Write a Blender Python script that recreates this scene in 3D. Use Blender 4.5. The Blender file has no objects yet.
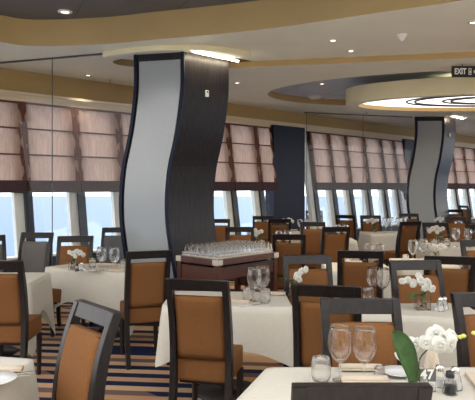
import bpy, bmesh, math, random
from mathutils import Vector, Matrix
from mathutils.geometry import tessellate_polygon
R = math.radians; PI = math.pi
random.seed(7)
S = bpy.context.scene
C = S.collection

# ---------------------------------------------------------------- camera
F, HZ, H = 580.0, 186.0, 1.70            # focal length in pixels, horizon row, eye height
cd = bpy.data.cameras.new('camera'); cam = bpy.data.objects.new('camera', cd); C.objects.link(cam)
cam.location = (0, 0, H); cam.rotation_euler = (PI/2, 0, 0)
cd.sensor_width = 36; cd.lens = 36*F/475; cd.shift_y = -(200-HZ)/475
cd.clip_end = 3000
S.camera = cam
# ---------------------------------------------------------------- world, lights, exposure
W = bpy.data.worlds.new('sky'); S.world = W; W.use_nodes = True
W.node_tree.nodes['Background'].inputs[0].default_value = (0.96, 0.96, 0.95, 1)
W.node_tree.nodes['Background'].inputs[1].default_value = 1.9
S.view_settings.view_transform = 'Standard'; S.view_settings.look = 'None'
S.view_settings.gamma = 1; S.view_settings.use_curve_mapping = False
S.view_settings.exposure = 0.88
SPOT_W, LED_E, DRUM_E = 80.0, 50.0, 1.15
WARM = (1.0, 0.86, 0.66)

# ---------------------------------------------------------------- materials
def mat(name): 
    m = bpy.data.materials.new(name); m.use_nodes = True
    nt = m.node_tree; return m, nt, nt.nodes['Principled BSDF']
def plain(name, col, rough=.5, spec=.4, metal=0, noise=.06, scale=8, bump=0, stretch=(1,1,1), coat=0):
    m, nt, p = mat(name); N = nt.nodes; L = nt.links
    tc = N.new('ShaderNodeTexCoord'); mp = N.new('ShaderNodeMapping'); mp.inputs['Scale'].default_value = stretch
    nz = N.new('ShaderNodeTexNoise'); nz.inputs['Scale'].default_value = scale; nz.inputs['Detail'].default_value = 4
    cr = N.new('ShaderNodeValToRGB')
    a = [max(0, c*(1-noise)) for c in col]; b = [min(1, c*(1+noise)) for c in col]
    cr.color_ramp.elements[0].position = .3; cr.color_ramp.elements[1].position = .7
    cr.color_ramp.elements[0].color = (*a, 1); cr.color_ramp.elements[1].color = (*b, 1)
    L.new(tc.outputs['Object'], mp.inputs[0]); L.new(mp.outputs[0], nz.inputs['Vector'])
    L.new(nz.outputs[0], cr.inputs[0]); L.new(cr.outputs[0], p.inputs['Base Color'])
    p.inputs['Roughness'].default_value = rough; p.inputs['Metallic'].default_value = metal
    p.inputs['Specular IOR Level'].default_value = spec
    if coat: p.inputs['Coat Weight'].default_value = coat; p.inputs['Coat Roughness'].default_value = .12
    if bump:
        b = N.new('ShaderNodeBump'); b.inputs['Strength'].default_value = bump; b.inputs['Distance'].default_value = .01
        L.new(nz.outputs[0], b.inputs['Height']); L.new(b.outputs[0], p.inputs['Normal'])
    return m
def emit(name, col, e):
    m, nt, p = mat(name); p.inputs['Base Color'].default_value = (*col, 1)
    p.inputs['Emission Color'].default_value = (*col, 1); p.inputs['Emission Strength'].default_value = e
    return m
def glassy(name, tint=(.97,.98,.99), base=.05, edge=.75, rough=.03, power=3.0, gl=(1,1,1), body=0):
    m, nt, p = mat(name); N = nt.nodes; L = nt.links; N.remove(p)
    tr = N.new('ShaderNodeBsdfTransparent'); tr.inputs[0].default_value = (*tint, 1)
    g = N.new('ShaderNodeBsdfGlossy'); g.inputs['Roughness'].default_value = rough; g.inputs[0].default_value = (*gl, 1)
    lw = N.new('ShaderNodeLayerWeight'); lw.inputs[0].default_value = .5
    pw = N.new('ShaderNodeMath'); pw.operation = 'POWER'; pw.inputs[1].default_value = power
    ma = N.new('ShaderNodeMath'); ma.operation = 'MULTIPLY_ADD'; ma.inputs[1].default_value = edge; ma.inputs[2].default_value = base
    mx = N.new('ShaderNodeMixShader')
    L.new(lw.outputs['Facing'], pw.inputs[0]); L.new(pw.outputs[0], ma.inputs[0]); L.new(ma.outputs[0], mx.inputs[0])
    sh = g
    if body:
        df = N.new('ShaderNodeBsdfDiffuse'); df.inputs[0].default_value = (.86, .90, .94, 1)
        sh = N.new('ShaderNodeMixShader'); sh.inputs[0].default_value = body
        L.new(g.outputs[0], sh.inputs[1]); L.new(df.outputs[0], sh.inputs[2])
    L.new(tr.outputs[0], mx.inputs[1]); L.new(sh.outputs[0], mx.inputs[2])
    L.new(mx.outputs[0], N['Material Output'].inputs[0]); return m
def translucent(name, col, t=.45, scale=(40, 40, 2)):
    m, nt, p = mat(name); N = nt.nodes; L = nt.links; N.remove(p)
    tc = N.new('ShaderNodeTexCoord'); mp = N.new('ShaderNodeMapping'); mp.inputs['Scale'].default_value = scale
    nz = N.new('ShaderNodeTexNoise'); nz.inputs['Scale'].default_value = 1.0
    cr = N.new('ShaderNodeValToRGB'); cr.color_ramp.elements[0].position = .3; cr.color_ramp.elements[1].position = .75
    cr.color_ramp.elements[0].color = (*[c*.86 for c in col], 1); cr.color_ramp.elements[1].color = (*[min(1, c*1.1) for c in col], 1)
    d = N.new('ShaderNodeBsdfDiffuse'); tl = N.new('ShaderNodeBsdfTranslucent'); mx = N.new('ShaderNodeMixShader')
    mx.inputs[0].default_value = t
    L.new(tc.outputs['Object'], mp.inputs[0]); L.new(mp.outputs[0], nz.inputs['Vector']); L.new(nz.outputs[0], cr.inputs[0])
    L.new(cr.outputs[0], d.inputs[0]); L.new(cr.outputs[0], tl.inputs[0])
    L.new(d.outputs[0], mx.inputs[1]); L.new(tl.outputs[0], mx.inputs[2]); L.new(mx.outputs[0], N['Material Output'].inputs[0])
    return m
def carpet_mat():
    m, nt, p = mat('striped_carpet'); N = nt.nodes; L = nt.links
    def math_(op, a, b=None):
        n = N.new('ShaderNodeMath'); n.operation = op
        for i, v in enumerate((a, b)):
            if v is None: continue
            if isinstance(v, (int, float)): n.inputs[i].default_value = v
            else: L.new(v, n.inputs[i])
        return n.outputs[0]
    tc = N.new('ShaderNodeTexCoord'); sp = N.new('ShaderNodeSeparateXYZ'); L.new(tc.outputs['Object'], sp.inputs[0])
    x, y = sp.outputs[0], sp.outputs[1]
    v = math_('ADD', y, math_('MULTIPLY', x, .10))
    row = math_('FLOOR', math_('DIVIDE', v, .11))
    w1 = N.new('ShaderNodeTexWhiteNoise'); w1.noise_dimensions = '1D'; L.new(row, w1.inputs['W'])
    xs = math_('ADD', math_('DIVIDE', math_('ADD', x, math_('MULTIPLY', v, 1.2)), 1.25), math_('MULTIPLY', w1.outputs[0], 9.0))
    seg = math_('FLOOR', xs)
    w2 = N.new('ShaderNodeTexWhiteNoise'); w2.noise_dimensions = '2D'
    cb = N.new('ShaderNodeCombineXYZ'); L.new(row, cb.inputs[0]); L.new(seg, cb.inputs[1]); L.new(cb.outputs[0], w2.inputs['Vector'])
    alt = math_('MULTIPLY', math_('MODULO', math_('ABSOLUTE', row), 2.0), .42)
    t = math_('ADD', math_('MULTIPLY', w2.outputs[0], .56), alt)
    cr = N.new('ShaderNodeValToRGB'); cr.color_ramp.interpolation = 'CONSTANT'
    E = cr.color_ramp.elements
    E[0].position = 0; E[0].color = (.012, .018, .055, 1)
    E[1].position = .30; E[1].color = (.16, .10, .09, 1)
    for ps, c in ((.44, (.50, .30, .17)), (.60, (.012, .018, .055)), (.68, (.44, .25, .13)), (.86, (.56, .36, .21))):
        e = E.new(ps); e.color = (*c, 1)
    L.new(t, cr.inputs[0])
    nz = N.new('ShaderNodeTexNoise'); nz.inputs['Scale'].default_value = 220; L.new(tc.outputs['Object'], nz.inputs['Vector'])
    mx = N.new('ShaderNodeMix'); mx.data_type = 'RGBA'; mx.blend_type = 'MULTIPLY'; mx.inputs[0].default_value = .35
    L.new(cr.outputs[0], mx.inputs[6]); L.new(nz.outputs[0], mx.inputs[7]); L.new(mx.outputs[2], p.inputs['Base Color'])
    p.inputs['Roughness'].default_value = .95; p.inputs['Specular IOR Level'].default_value = .1
    return m
def panel_ceiling(name, col, sc):
    m, nt, p = mat(name); N = nt.nodes; L = nt.links
    tc = N.new('ShaderNodeTexCoord'); mp = N.new('ShaderNodeMapping'); mp.inputs['Rotation'].default_value = (0, 0, R(-24))
    br = N.new('ShaderNodeTexBrick'); br.offset = 0; br.inputs['Scale'].default_value = 1
    br.inputs['Color1'].default_value = (*col, 1); br.inputs['Color2'].default_value = (*[c*1.06 for c in col], 1)
    br.inputs['Mortar'].default_value = (*[c*.45 for c in col], 1); br.inputs['Mortar Size'].default_value = .008
    br.inputs['Brick Width'].default_value = sc; br.inputs['Row Height'].default_value = sc
    L.new(tc.outputs['Object'], mp.inputs[0]); L.new(mp.outputs[0], br.inputs[0]); L.new(br.outputs[0], p.inputs['Base Color'])
    p.inputs['Roughness'].default_value = .42; p.inputs['Specular IOR Level'].default_value = .5
    return m
M = {}
M['carpet'] = carpet_mat()
M['ceiling'] = plain('cream_ceiling_paint', (.92, .95, .86), .7, .3, noise=.02, scale=2)
M['fascia'] = plain('tan_fascia_paint', (.47, .335, .155), .6, .3, noise=.03, scale=2)
M['olive'] = plain('olive_cream_paint', (.74, .67, .45), .6, .3, noise=.03, scale=2)
M['gold'] = plain('gold_bulkhead_paint', (.42, .285, .115), .6, .3, noise=.03, scale=2)
M['cornice'] = plain('cornice_cream', (.72, .60, .44), .5, .3, noise=.02)
M['dark_panel'] = panel_ceiling('dark_ceiling_panels', (.115, .12, .145), 1.1)
M['blue_panel'] = panel_ceiling('grey_blue_ceiling_panels', (.52, .60, .72), .9)
M['navy'] = plain('navy_lacquer', (.008, .011, .028), .36, .14, noise=.1)
M['base_wall'] = plain('dark_dado', (.03, .032, .045), .5, .4)
M['mullion'] = plain('dark_mullion', (.035, .04, .05), .35, .5)
M['reveal'] = plain('pale_reveal', (.78, .78, .72), .5, .4, noise=.03)
M['blind'] = translucent('blind_fabric', (.56, .375, .295), .5)
M['batten'] = plain('red_brown_batten', (.13, .045, .03), .5, .3)
M['hem'] = plain('dull_plum_hem', (.065, .036, .038), .7, .15)
M['pane'] = glassy('window_glass', (.95, .98, 1), .03, .5, .02, 4)
M['screen'] = glassy('screen_glass', (.95, .955, .96), .015, .04, .02, 4)
M['steel_line'] = plain('dark_steel', (.10, .10, .11), .35, .5, metal=.6)
M['grey_face'] = plain('grey_gloss_panel', (.31, .325, .34), .16, .5, noise=.03, scale=60, coat=.3)
M['dark_wood'] = plain('dark_veneer', (.019, .016, .018), .34, .18, noise=.45, scale=5, stretch=(14, 14, .6))
M['frame_wood'] = plain('chair_dark_wood', (.015, .0115, .0115), .34, .25, noise=.35, scale=7, stretch=(9, 9, 1))
M['mahogany'] = plain('mahogany', (.070, .022, .016), .28, .5, noise=.35, scale=6, stretch=(2, 2, 9))
M['fabric'] = plain('caramel_fabric', (.158, .067, .023), .85, .15, noise=.10, scale=120, bump=.15)
M['glare_fabric'] = plain('glare_greyed_fabric', (.13, .12, .115), .85, .15, noise=.10, scale=120, bump=.15)  # window reflection and tint on the chairs, put into the fabric colour
M['piping'] = plain('pale_piping', (.20, .09, .036), .7, .2)
M['linen'] = plain('white_linen', (.50, .463, .40), .85, .15, noise=.03, scale=30, bump=.08)
M['napkin'] = plain('beige_napkin', (.50, .42, .33), .85, .15, noise=.05, scale=60)
M['china'] = plain('white_china', (.62, .62, .61), .15, .5, noise=.01)
M['steel'] = plain('polished_steel', (.62, .60, .57), .22, .5, metal=1, noise=.03)
M['nickel'] = plain('brushed_nickel', (.50, .46, .40), .4, .5, metal=.9, noise=.05)
def real_glass(name, col, rough):
    m, nt, p = mat(name); p.inputs['Base Color'].default_value = (*col, 1); p.inputs['Roughness'].default_value = rough
    p.inputs['Transmission Weight'].default_value = 1; p.inputs['IOR'].default_value = 1.36
    N = nt.nodes; L = nt.links; tr = N.new('ShaderNodeBsdfTransparent'); mx = N.new('ShaderNodeMixShader'); mx.inputs[0].default_value = .8
    L.new(tr.outputs[0], mx.inputs[1]); L.new(p.outputs[0], mx.inputs[2]); L.new(mx.outputs[0], N['Material Output'].inputs[0]); return m
M['glass'] = real_glass('clear_glass', (1, 1, 1), 0.0)
M['crystal'] = real_glass('cut_crystal', (.97, .98, 1), 0.02)
M['petal'] = translucent('orchid_petal', (.66, .65, .60), .25, (30, 30, 30))
M['leaf'] = plain('orchid_leaf', (.095, .20, .065), .35, .5, noise=.25, scale=20)
M['stem'] = plain('orchid_stem', (.06, .05, .03), .5, .3)
M['bud'] = plain('green_yellow_bud', (.50, .48, .12), .5, .3)
M['pebble'] = plain('brown_pebbles', (.22, .17, .13), .7, .3, noise=.5, scale=40)
M['black'] = plain('black_plastic', (.015, .016, .018), .4, .4)
M['sign_grey'] = plain('grey_sign_card', (.13, .13, .13), .5, .3)
M['white'] = plain('white_plastic', (.80, .80, .78), .4, .4, noise=.01)
M['sign_white'] = plain('white_lettering', (.85, .86, .84), .5, .3, noise=.01)
M['led'] = emit('warm_led', (1, .86, .62), LED_E)
M['lamp'] = emit('downlight_lens', (1, .90, .74), 2.2)
M['drum_light'] = emit('luminous_ceiling', (1, .97, .92), DRUM_E)
M['bounce_floor'] = plain('added_bounce_floor', (.87, .82, .72), .5, .4, noise=.05, scale=3)  # for the invented floor that throws light upwards
M['fill_wall'] = plain('added_fill_wall_cream', (.78, .74, .64), .6, .3, noise=.03)  # for the added wall that warms the fill from behind
M['sea'] = plain('pale_sea', (.082, .145, .262), .5, .2, noise=.03, scale=.25, stretch=(.3, 1, 1))

# ---------------------------------------------------------------- mesh helpers
def obj(name, bm, m, parent=None, smooth=False, bevel=0):
    bmesh.ops.recalc_face_normals(bm, faces=bm.faces)
    me = bpy.data.meshes.new(name); bm.to_mesh(me); bm.free()
    ms = m if isinstance(m, (list, tuple)) else [m]
    for k in ms: me.materials.append(M[k] if isinstance(k, str) else k)
    if smooth:
        for p in me.polygons: p.use_smooth = True
    o = bpy.data.objects.new(name, me); C.objects.link(o)
    if parent: o.parent = parent
    if bevel:
        b = o.modifiers.new('bevel', 'BEVEL'); b.width = bevel; b.segments = 2; b.limit_method = 'ANGLE'
    return o
def tag(o, label, cat, group=None):
    o['label'] = label; o['category'] = cat
    if group: o['group'] = group
    return o
def thing(name, label, cat, loc=(0,0,0), rz=0, group=None):
    o = bpy.data.objects.new(name, None); C.objects.link(o); o.empty_display_size = .1
    o.location = loc; o.rotation_euler = (0, 0, rz); return tag(o, label, cat, group)
def struct(name, bm, m, parent=None, **k):
    o = obj(name, bm, m, parent, **k); o['kind'] = 'structure'; return o
def box(bm, c, s, mtx=None, mi=0):
    x, y, z = c; a, b, d = s[0]/2, s[1]/2, s[2]/2
    v = []
    for dz in (-d, d):
        for dx, dy in ((-a,-b),(a,-b),(a,b),(-a,b)):
            p = Vector((x+dx, y+dy, z+dz)); v.append(bm.verts.new(mtx @ p if mtx else p))
    fs = [(0,3,2,1),(4,5,6,7),(0,1,5,4),(1,2,6,5),(2,3,7,6),(3,0,4,7)]
    for f in fs: bm.faces.new([v[i] for i in f]).material_index = mi
    return bm
def B(): return bmesh.new()
def bx(c, s): return box(B(), c, s)
def frame_mtx(a, b):
    d = (b-a).normalized(); up = Vector((0,0,1)) if abs(d.z) < .95 else Vector((1,0,0))
    u = d.cross(up).normalized(); w = d.cross(u).normalized(); return u, w
def tube(bm, pts, r, n=8, cap=True):
    pts = [Vector(p) for p in pts]; rings = []
    rs = r if isinstance(r, (list, tuple)) else [r]*len(pts)
    for i, p in enumerate(pts):
        a = pts[max(0, i-1)]; b = pts[min(len(pts)-1, i+1)]; u, w = frame_mtx(a, b)
        rings.append([bm.verts.new(p + (u*math.cos(2*PI*k/n) + w*math.sin(2*PI*k/n))*rs[i]) for k in range(n)])
    for A, D in zip(rings, rings[1:]):
        for k in range(n): bm.faces.new((A[k], A[(k+1)%n], D[(k+1)%n], D[k]))
    if cap: bm.faces.new(rings[0][::-1]); bm.faces.new(rings[-1])
    return bm
def lathe(prof, n=20, bm=None, c=(0,0,0)):
    bm = bm or B(); rings = []
    for r, z in prof:
        if r < 1e-5: rings.append([bm.verts.new((c[0], c[1], c[2]+z))])
        else: rings.append([bm.verts.new((c[0]+r*math.cos(2*PI*k/n), c[1]+r*math.sin(2*PI*k/n), c[2]+z)) for k in range(n)])
    for A, D in zip(rings, rings[1:]):
        for k in range(n):
            a, b = A[k % len(A)], A[(k+1) % len(A)]; d, e = D[k % len(D)], D[(k+1) % len(D)]
            f = []
            for q in (a, b, e, d):
                if q not in f: f.append(q)
            if len(f) > 2: bm.faces.new(f)
    return bm
def flat(bm, loops, z, mi=0):
    """horizontal polygon with holes at height z"""
    ls = [[Vector((x, y, 0)) for x, y in l] for l in loops]; vs = [bm.verts.new((x, y, z)) for l in loops for x, y in l]
    for t in tessellate_polygon(ls):
        try: bm.faces.new([vs[i] for i in t]).material_index = mi
        except ValueError: pass
    return bm
def wallstrip(bm, pts, z0, z1, closed=False, mi=0):
    n = len(pts); lo = [bm.verts.new((x, y, z0)) for x, y in pts]; hi = [bm.verts.new((x, y, z1)) for x, y in pts]
    for i in range(n if closed else n-1):
        j = (i+1) % n; bm.faces.new((lo[i], lo[j], hi[j], hi[i])).material_index = mi
    return bm
def prism(bm, pts, z0, z1, mi=0):
    flat(bm, [pts], z0, mi); flat(bm, [pts], z1, mi); wallstrip(bm, pts, z0, z1, True, mi); bmesh.ops.remove_doubles(bm, verts=bm.verts, dist=1e-5); return bm
def ellipse(cx, cy, rx, ry, rot=0, n=64):
    c, s = math.cos(rot), math.sin(rot)
    return [(cx + rx*math.cos(t)*c - ry*math.sin(t)*s, cy + rx*math.cos(t)*s + ry*math.sin(t)*c) for t in [2*PI*k/n for k in range(n)]]
def smoothpts(pts, n=6):
    """Catmull-Rom through 2-D or 3-D points"""
    P = [Vector(p) for p in pts]; out = []
    for i in range(len(P)-1):
        a = P[max(0, i-1)]; b = P[i]; c = P[i+1]; d = P[min(len(P)-1, i+2)]
        for k in range(n):
            t = k/n; out.append(.5*((2*b) + (c-a)*t + (2*a-5*b+4*c-d)*t*t + (3*b-a-3*c+d)*t**3))
    out.append(P[-1]); return out
def interp(tab, z):
    if z <= tab[0][0]: return tab[0][1]
    for (a, p), (b, q) in zip(tab, tab[1:]):
        if z <= b:
            t = (z-a)/(b-a); t = t*t*(3-2*t) if False else t; return p+(q-p)*t
    return tab[-1][1]

# ================================================================ THE SETTING
# window wall: a straight line leaning outwards at the top
P0 = Vector((-3.587, 8.76)); DW = Vector((.7207, .6932)); NW = Vector((.6932, -.7207)); LEAN = .15; ZT = 3.0
def wallpt(s, z, off=0): 
    q = P0 + DW*s + NW*(LEAN*(ZT-z)+off); return Vector((q.x, q.y, z))
def s_of(px):
    r = (px-237.5)/F; return (r*8.76+3.587)/(.7207-.6932*r)
def wbox(bm, s0, s1, z0, z1, o0, o1):
    """box on the leaning wall between s0..s1, z0..z1, inward offsets o0..o1"""
    v = [bm.verts.new(wallpt(s, z, o)) for z in (z0, z1) for s, o in ((s0,o0),(s1,o0),(s1,o1),(s0,o1))]
    for f in [(0,3,2,1),(4,5,6,7),(0,1,5,4),(1,2,6,5),(2,3,7,6),(3,0,4,7)]: bm.faces.new([v[i] for i in f])
    return bm
SILL = .62
fl_a = wallpt(-3.5, SILL, .0); fl_b = wallpt(27, SILL, .0)
floor_poly = [(fl_a.x, fl_a.y), (-6.5, 1.4), (17, 1.4), (17, fl_b.y), (fl_b.x, fl_b.y)]
bm = B(); prism(bm, floor_poly, -.1, 0); struct('floor', bm, 'carpet')
bm = B(); prism(bm, [(-6.5, -5.0), (17, -5.0), (17, 1.4), (-6.5, 1.4)], -.1, 0); struct('floor', bm, 'bounce_floor')  # pale floor added behind the camera to bounce skylight onto the ceiling
bm = B(); prism(bm, [(-6.5, -5.2), (17, -5.2), (17, -5.0), (-6.5, -5.0)], 0, 3.84); struct('wall_back_added', bm, 'fill_wall')  # unseen wall, added to lower and warm the sky fill from behind
bm = B(); prism(bm, [(-6.5, -5.2), (17, -5.2), (17, -1.5), (-6.5, -1.5)], 3.84, 3.9); struct('ceiling', bm, 'ceiling')  # unseen roof piece, added to block part of the sky behind the camera
bm = B(); flat(bm, [[(-900, -900), (900, -900), (900, 900), (-900, 900)]], -14); struct('sea', bm, 'sea')

# ceilings
ZC1, ZC2 = 3.5, 3.42
lip = smoothpts([(-4.6, 3.2), (-4.0, 5.6), (-3.5, 6.75), (-3.0, 7.22), (-2.62, 7.46), (-1.72, 7.36), (-.94, 7.1), (.26, 6.68), (1.47, 6.02), (2.17, 5.62), (3.4, 4.7), (5.0, 3.2)], 6)
lip = [(p.x, p.y) for p in lip]
wa = wallpt(-3.5, 3.5, 0); wb_ = wallpt(s_of(193), 3.5, 0)
stripA, stripB = (-.65, 8.55), (9.0, 6.55)
hole1 = ellipse(-.8, 8.47, 1.02, .45, 0, 40)
c1 = lip + [(9.0, 3.2), stripB, (3.18, 7.76), (-.11, 8.45), stripA, (wb_.x, wb_.y), (wa.x, wa.y)]
bm = B(); flat(bm, [c1, hole1], ZC1); struct('ceiling', bm, 'ceiling')
bm = B(); wallstrip(bm, lip, ZC1, ZC1+.34); struct('trim_1', bm, 'fascia', smooth=True)
bm = B(); flat(bm, [lip + [(5.0, 3.0), (-4.6, 3.0)]], ZC1+.34); struct('ceiling_recess', bm, 'dark_panel')
bm = B(); wallstrip(bm, hole1, ZC1, ZC1+.12, True); struct('trim_2', bm, 'fascia', smooth=True)
bm = B(); flat(bm, [hole1], ZC1+.12); struct('ceiling_recess', bm, 'ceiling')
wc = wallpt(27, 3.5, 0)
hole2 = ellipse(3.9, 10.5, 3.36, 1.95, R(-8), 72)
c2 = [stripA, (-.11, 8.45), (3.18, 7.76), stripB, (17, 6.0), (17, wc.y), (wc.x, wc.y), (wb_.x, wb_.y)]
bm = B(); flat(bm, [c2, hole2], ZC2); struct('ceiling', bm, 'ceiling')
bm = B(); wallstrip(bm, [(wb_.x, wb_.y), stripA, (-.11, 8.45), (3.18, 7.76), stripB], ZC2, ZC1); struct('trim_3', bm, 'fascia')
bm = B(); wallstrip(bm, hole2, ZC2, ZC2+.12, True); struct('trim_4', bm, 'fascia', smooth=True)
bm = B(); flat(bm, [hole2], ZC2+.12); struct('ceiling_recess', bm, 'blue_panel')

# window wall: bulkhead, cornice, dado
bm = B(); wbox(bm, -3.5, 27, 3.14, 3.55, -.2, .02); struct('wall_bulkhead', bm, 'gold')
bm = B(); wbox(bm, -3.5, 27, 3.0, 3.06, -.15, .07); wbox(bm, -3.5, 27, 3.06, 3.10, -.15, .10); wbox(bm, -3.5, 27, 3.10, 3.14, -.15, .14); struct('trim_5', bm, 'cornice')
def lowbox(bm, s0, s1, z0, z1, o0, o1):
    base = LEAN*(ZT-SILL)
    v = []
    for z in (z0, z1):
        for s, o in ((s0,o0),(s1,o0),(s1,o1),(s0,o1)):
            q = P0 + DW*s + NW*(base+o); v.append(bm.verts.new((q.x, q.y, z)))
    for f in [(0,3,2,1),(4,5,6,7),(0,1,5,4),(1,2,6,5),(2,3,7,6),(3,0,4,7)]: bm.faces.new([v[i] for i in f])
    return bm
bm = B(); lowbox(bm, -3.5, 27, 0, SILL, -.12, .0); struct('wall_windows', bm, 'base_wall')
bm = B(); lowbox(bm, -3.5, 27, SILL, SILL+.03, -.14, .05); struct('trim_6', bm, 'reveal')

# window posts: measured where visible, evenly spaced where hidden
posts = [s_of(19)-.87*k for k in (3, 2, 1)] + [s_of(p) for p in (19, 72, 115)]
p3, p6 = s_of(115), s_of(225)
posts += [p3+(p6-p3)/3, p3+2*(p6-p3)/3, p6, s_of(252.6), s_of(268.5)]
PIER1 = (s_of(268.5), s_of(299.5))
posts += [s_of(p) for p in (307, 326, 343, 361, 378, 391)]
PIER2 = (s_of(400), s_of(409))
posts += [s_of(409)+.03 + .84*k for k in range(0, 9)]
posts.sort()
def ordinal(n): return ['first','second','third','fourth','fifth','sixth','seventh','eighth','ninth','tenth','eleventh','twelfth'][n-1]
wn = 0
blind_places = {}
for i, (a, b) in enumerate(zip(posts, posts[1:])):
    if b-a < .12: continue
    if a >= PIER1[0]-.05 and b <= PIER1[1]+.35 and a < PIER1[1]-.1: continue
    if a < PIER2[0]-.1 and b > PIER2[0] and False: continue
    wn += 1
    m = B(); wbox(m, a-.02, a+.105, SILL+.03, ZT, -.12, .03)
    w = struct('window_%d' % wn, m, 'mullion')
    m = B(); wbox(m, a-.16, a-.02, SILL+.03, ZT, -.12, -.02); r = obj('window_reveal', m, 'reveal', w)
    m = B(); wbox(m, a+.10, b-.15, SILL+.03, ZT, -.10, -.094); obj('window_pane', m, 'pane', w)
    mid = (a+b)/2
    # blind
    q = wallpt(mid, 1.6, .05)
    bl = thing('roman_blind', '', 'window blind', (q.x, q.y, 1.6), 0, 'roman blinds along the window wall')
    T = Matrix.Translation((-q.x, -q.y, -1.6))
    s0, s1 = a+.045, b-.005
    m = B(); nx, nz = 22, 3
    ph = random.random()*6
    for k in range(3):
        za, zb = 1.775 + (2.985-1.775)*k/3, 1.775 + (2.985-1.775)*(k+1)/3
        grid = []
        for j in range(7):
            z = za+(zb-za)*j/6; bulge = .022*math.sin(PI*j/6)
            row = []
            for ii in range(nx+1):
                s = s0+(s1-s0)*ii/nx
                o = .045 + bulge + .007*math.sin(ii*1.7+ph+k*2+j*.5) + .006*math.sin(ii*.7+j*.9+ph)
                row.append(m.verts.new(T @ wallpt(s, z, o)))
            grid.append(row)
        for j in range(6):
            for ii in range(nx): m.faces.new((grid[j][ii], grid[j][ii+1], grid[j+1][ii+1], grid[j+1][ii]))
    obj('fabric', m, 'blind', bl, smooth=True)
    for k in range(1, 3):
        z = 1.775 + (2.985-1.775)*k/3
        m = B(); wbox(m, s0, s1, z-.011, z+.011, .04, .075); m.transform(T); obj('batten', m, 'batten', bl)
    m = B(); wbox(m, s0, s1, 2.965, 2.997, .03, .068); m.transform(T); obj('head_rail', m, 'batten', bl)
    m = B(); wbox(m, s0-.045, s0+.03, 1.78, 2.99, .035, .064); wbox(m, s1-.045, s1+.0, 1.78, 2.99, .035, .064); m.transform(T); obj('side_tape', m, 'batten', bl)
    m = B(); wbox(m, s0-.03, s1+.01, 1.60, 1.785, .03, .10); m.transform(T); obj('hem', m, 'hem', bl, bevel=.012)
    blind_places[mid] = bl
# labels of the blinds follow what each one is next to
bs = sorted(blind_places)
def px_of(s): 
    q = wallpt(s, 2.4, .05); return 237.5+F*q.x/q.y
grp = {'left': [], 'behind': [], 'mid': [], 'right': [], 'far': []}
for s in bs:
    p = px_of(s)
    k = 'left' if p < 136 else 'behind' if p < 216 else 'mid' if p < 272 else 'right' if p < 412 else 'far'
    grp[k].append((s, p))
for k, lst in grp.items():
    for n, (s, p) in enumerate(lst):
        bl = blind_places[s]
        nm = ordinal(n+1) if n < 12 else 'last'
        bl['label'] = {'left': 'tan roman blind left of the near wavy column, %s from the left' % nm,
                       'behind': 'tan roman blind hidden behind the near wavy column, %s from the left' % nm,
                       'mid': 'tan roman blind between near wavy column and dark pier, %s from the left' % nm,
                       'right': 'tan roman blind between dark pier and far wavy column, %s from the left' % nm,
                       'far': 'tan roman blind right of the far wavy column, %s from the left' % nm}[k]
# dark piers on the window wall
def pier(name, s0, s1, dep, label_n):
    m = B(); q0 = P0+DW*s0; q1 = P0+DW*s1
    o = NW*dep; b = NW*(-.1)
    prism(m, [(q0.x+b.x, q0.y+b.y), (q1.x+b.x, q1.y+b.y), (q1.x+o.x, q1.y+o.y), (q0.x+o.x, q0.y+o.y)], 0, 3.05)
    return struct(name, m, 'navy')
pier('wall_pier', PIER1[0]+.0, PIER1[1]-.0, .16, 1)
pier('wall_pier', PIER2[0], PIER2[1], .16, 2)

# glass screens
def screen(name, a, b, z1, joints):
    a = Vector(a); b = Vector(b); d = (b-a).normalized(); n = Vector((-d.y, d.x))*.008
    m = B(); prism(m, [tuple(a-n), tuple(b-n), tuple(b+n), tuple(a+n)], 0.02, z1-.03)
    # a single sheet for the pane keeps it thin
    m.free(); m = B(); vs = [m.verts.new((*p, z)) for p, z in ((a, .02), (b, .02), (b, z1-.02), (a, z1-.02))]; m.faces.new(vs)
    w = struct(name, m, 'screen')
    m = B(); n2 = n*1.2; prism(m, [tuple(a-n2), tuple(b-n2), tuple(b+n2), tuple(a+n2)], z1-.025, z1-.002); obj('top_track', m, 'steel_line', w)
    m = B(); prism(m, [tuple(a-n2), tuple(b-n2), tuple(b+n2), tuple(a+n2)], 0, .02); obj('floor_track', m, 'steel_line', w)
    for t in joints:
        c = a+(b-a)*t; m = B(); tube(m, [(c.x, c.y, .02), (c.x, c.y, z1-.02)], .007, 6); obj('joint', m, 'steel_line', w)
    return w
def at(px, py, z):          # point on the horizontal plane z seen at a pixel of the photo
    Y = (H-z)*F/(py-HZ); return (px-237.5)/F*Y, Y
ga = Vector(at(0, 62, ZC1)); gb = Vector(at(134, 50.2, ZC1)); gd = (gb-ga).normalized()
g0 = ga - gd*.25
t52 = (Vector(at(52, 57.3, ZC1))-g0).length/(gb-g0).length
screen('wall_glass_screen', tuple(g0), tuple(gb), ZC1, [t52])
g2a = P0+DW*(PIER1[1]-.02)+NW*.16; g2b = Vector((4.33, 14.4))
screen('wall_glass_screen', tuple(g2a), tuple(g2b), ZC2, [.02, .53])

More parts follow.
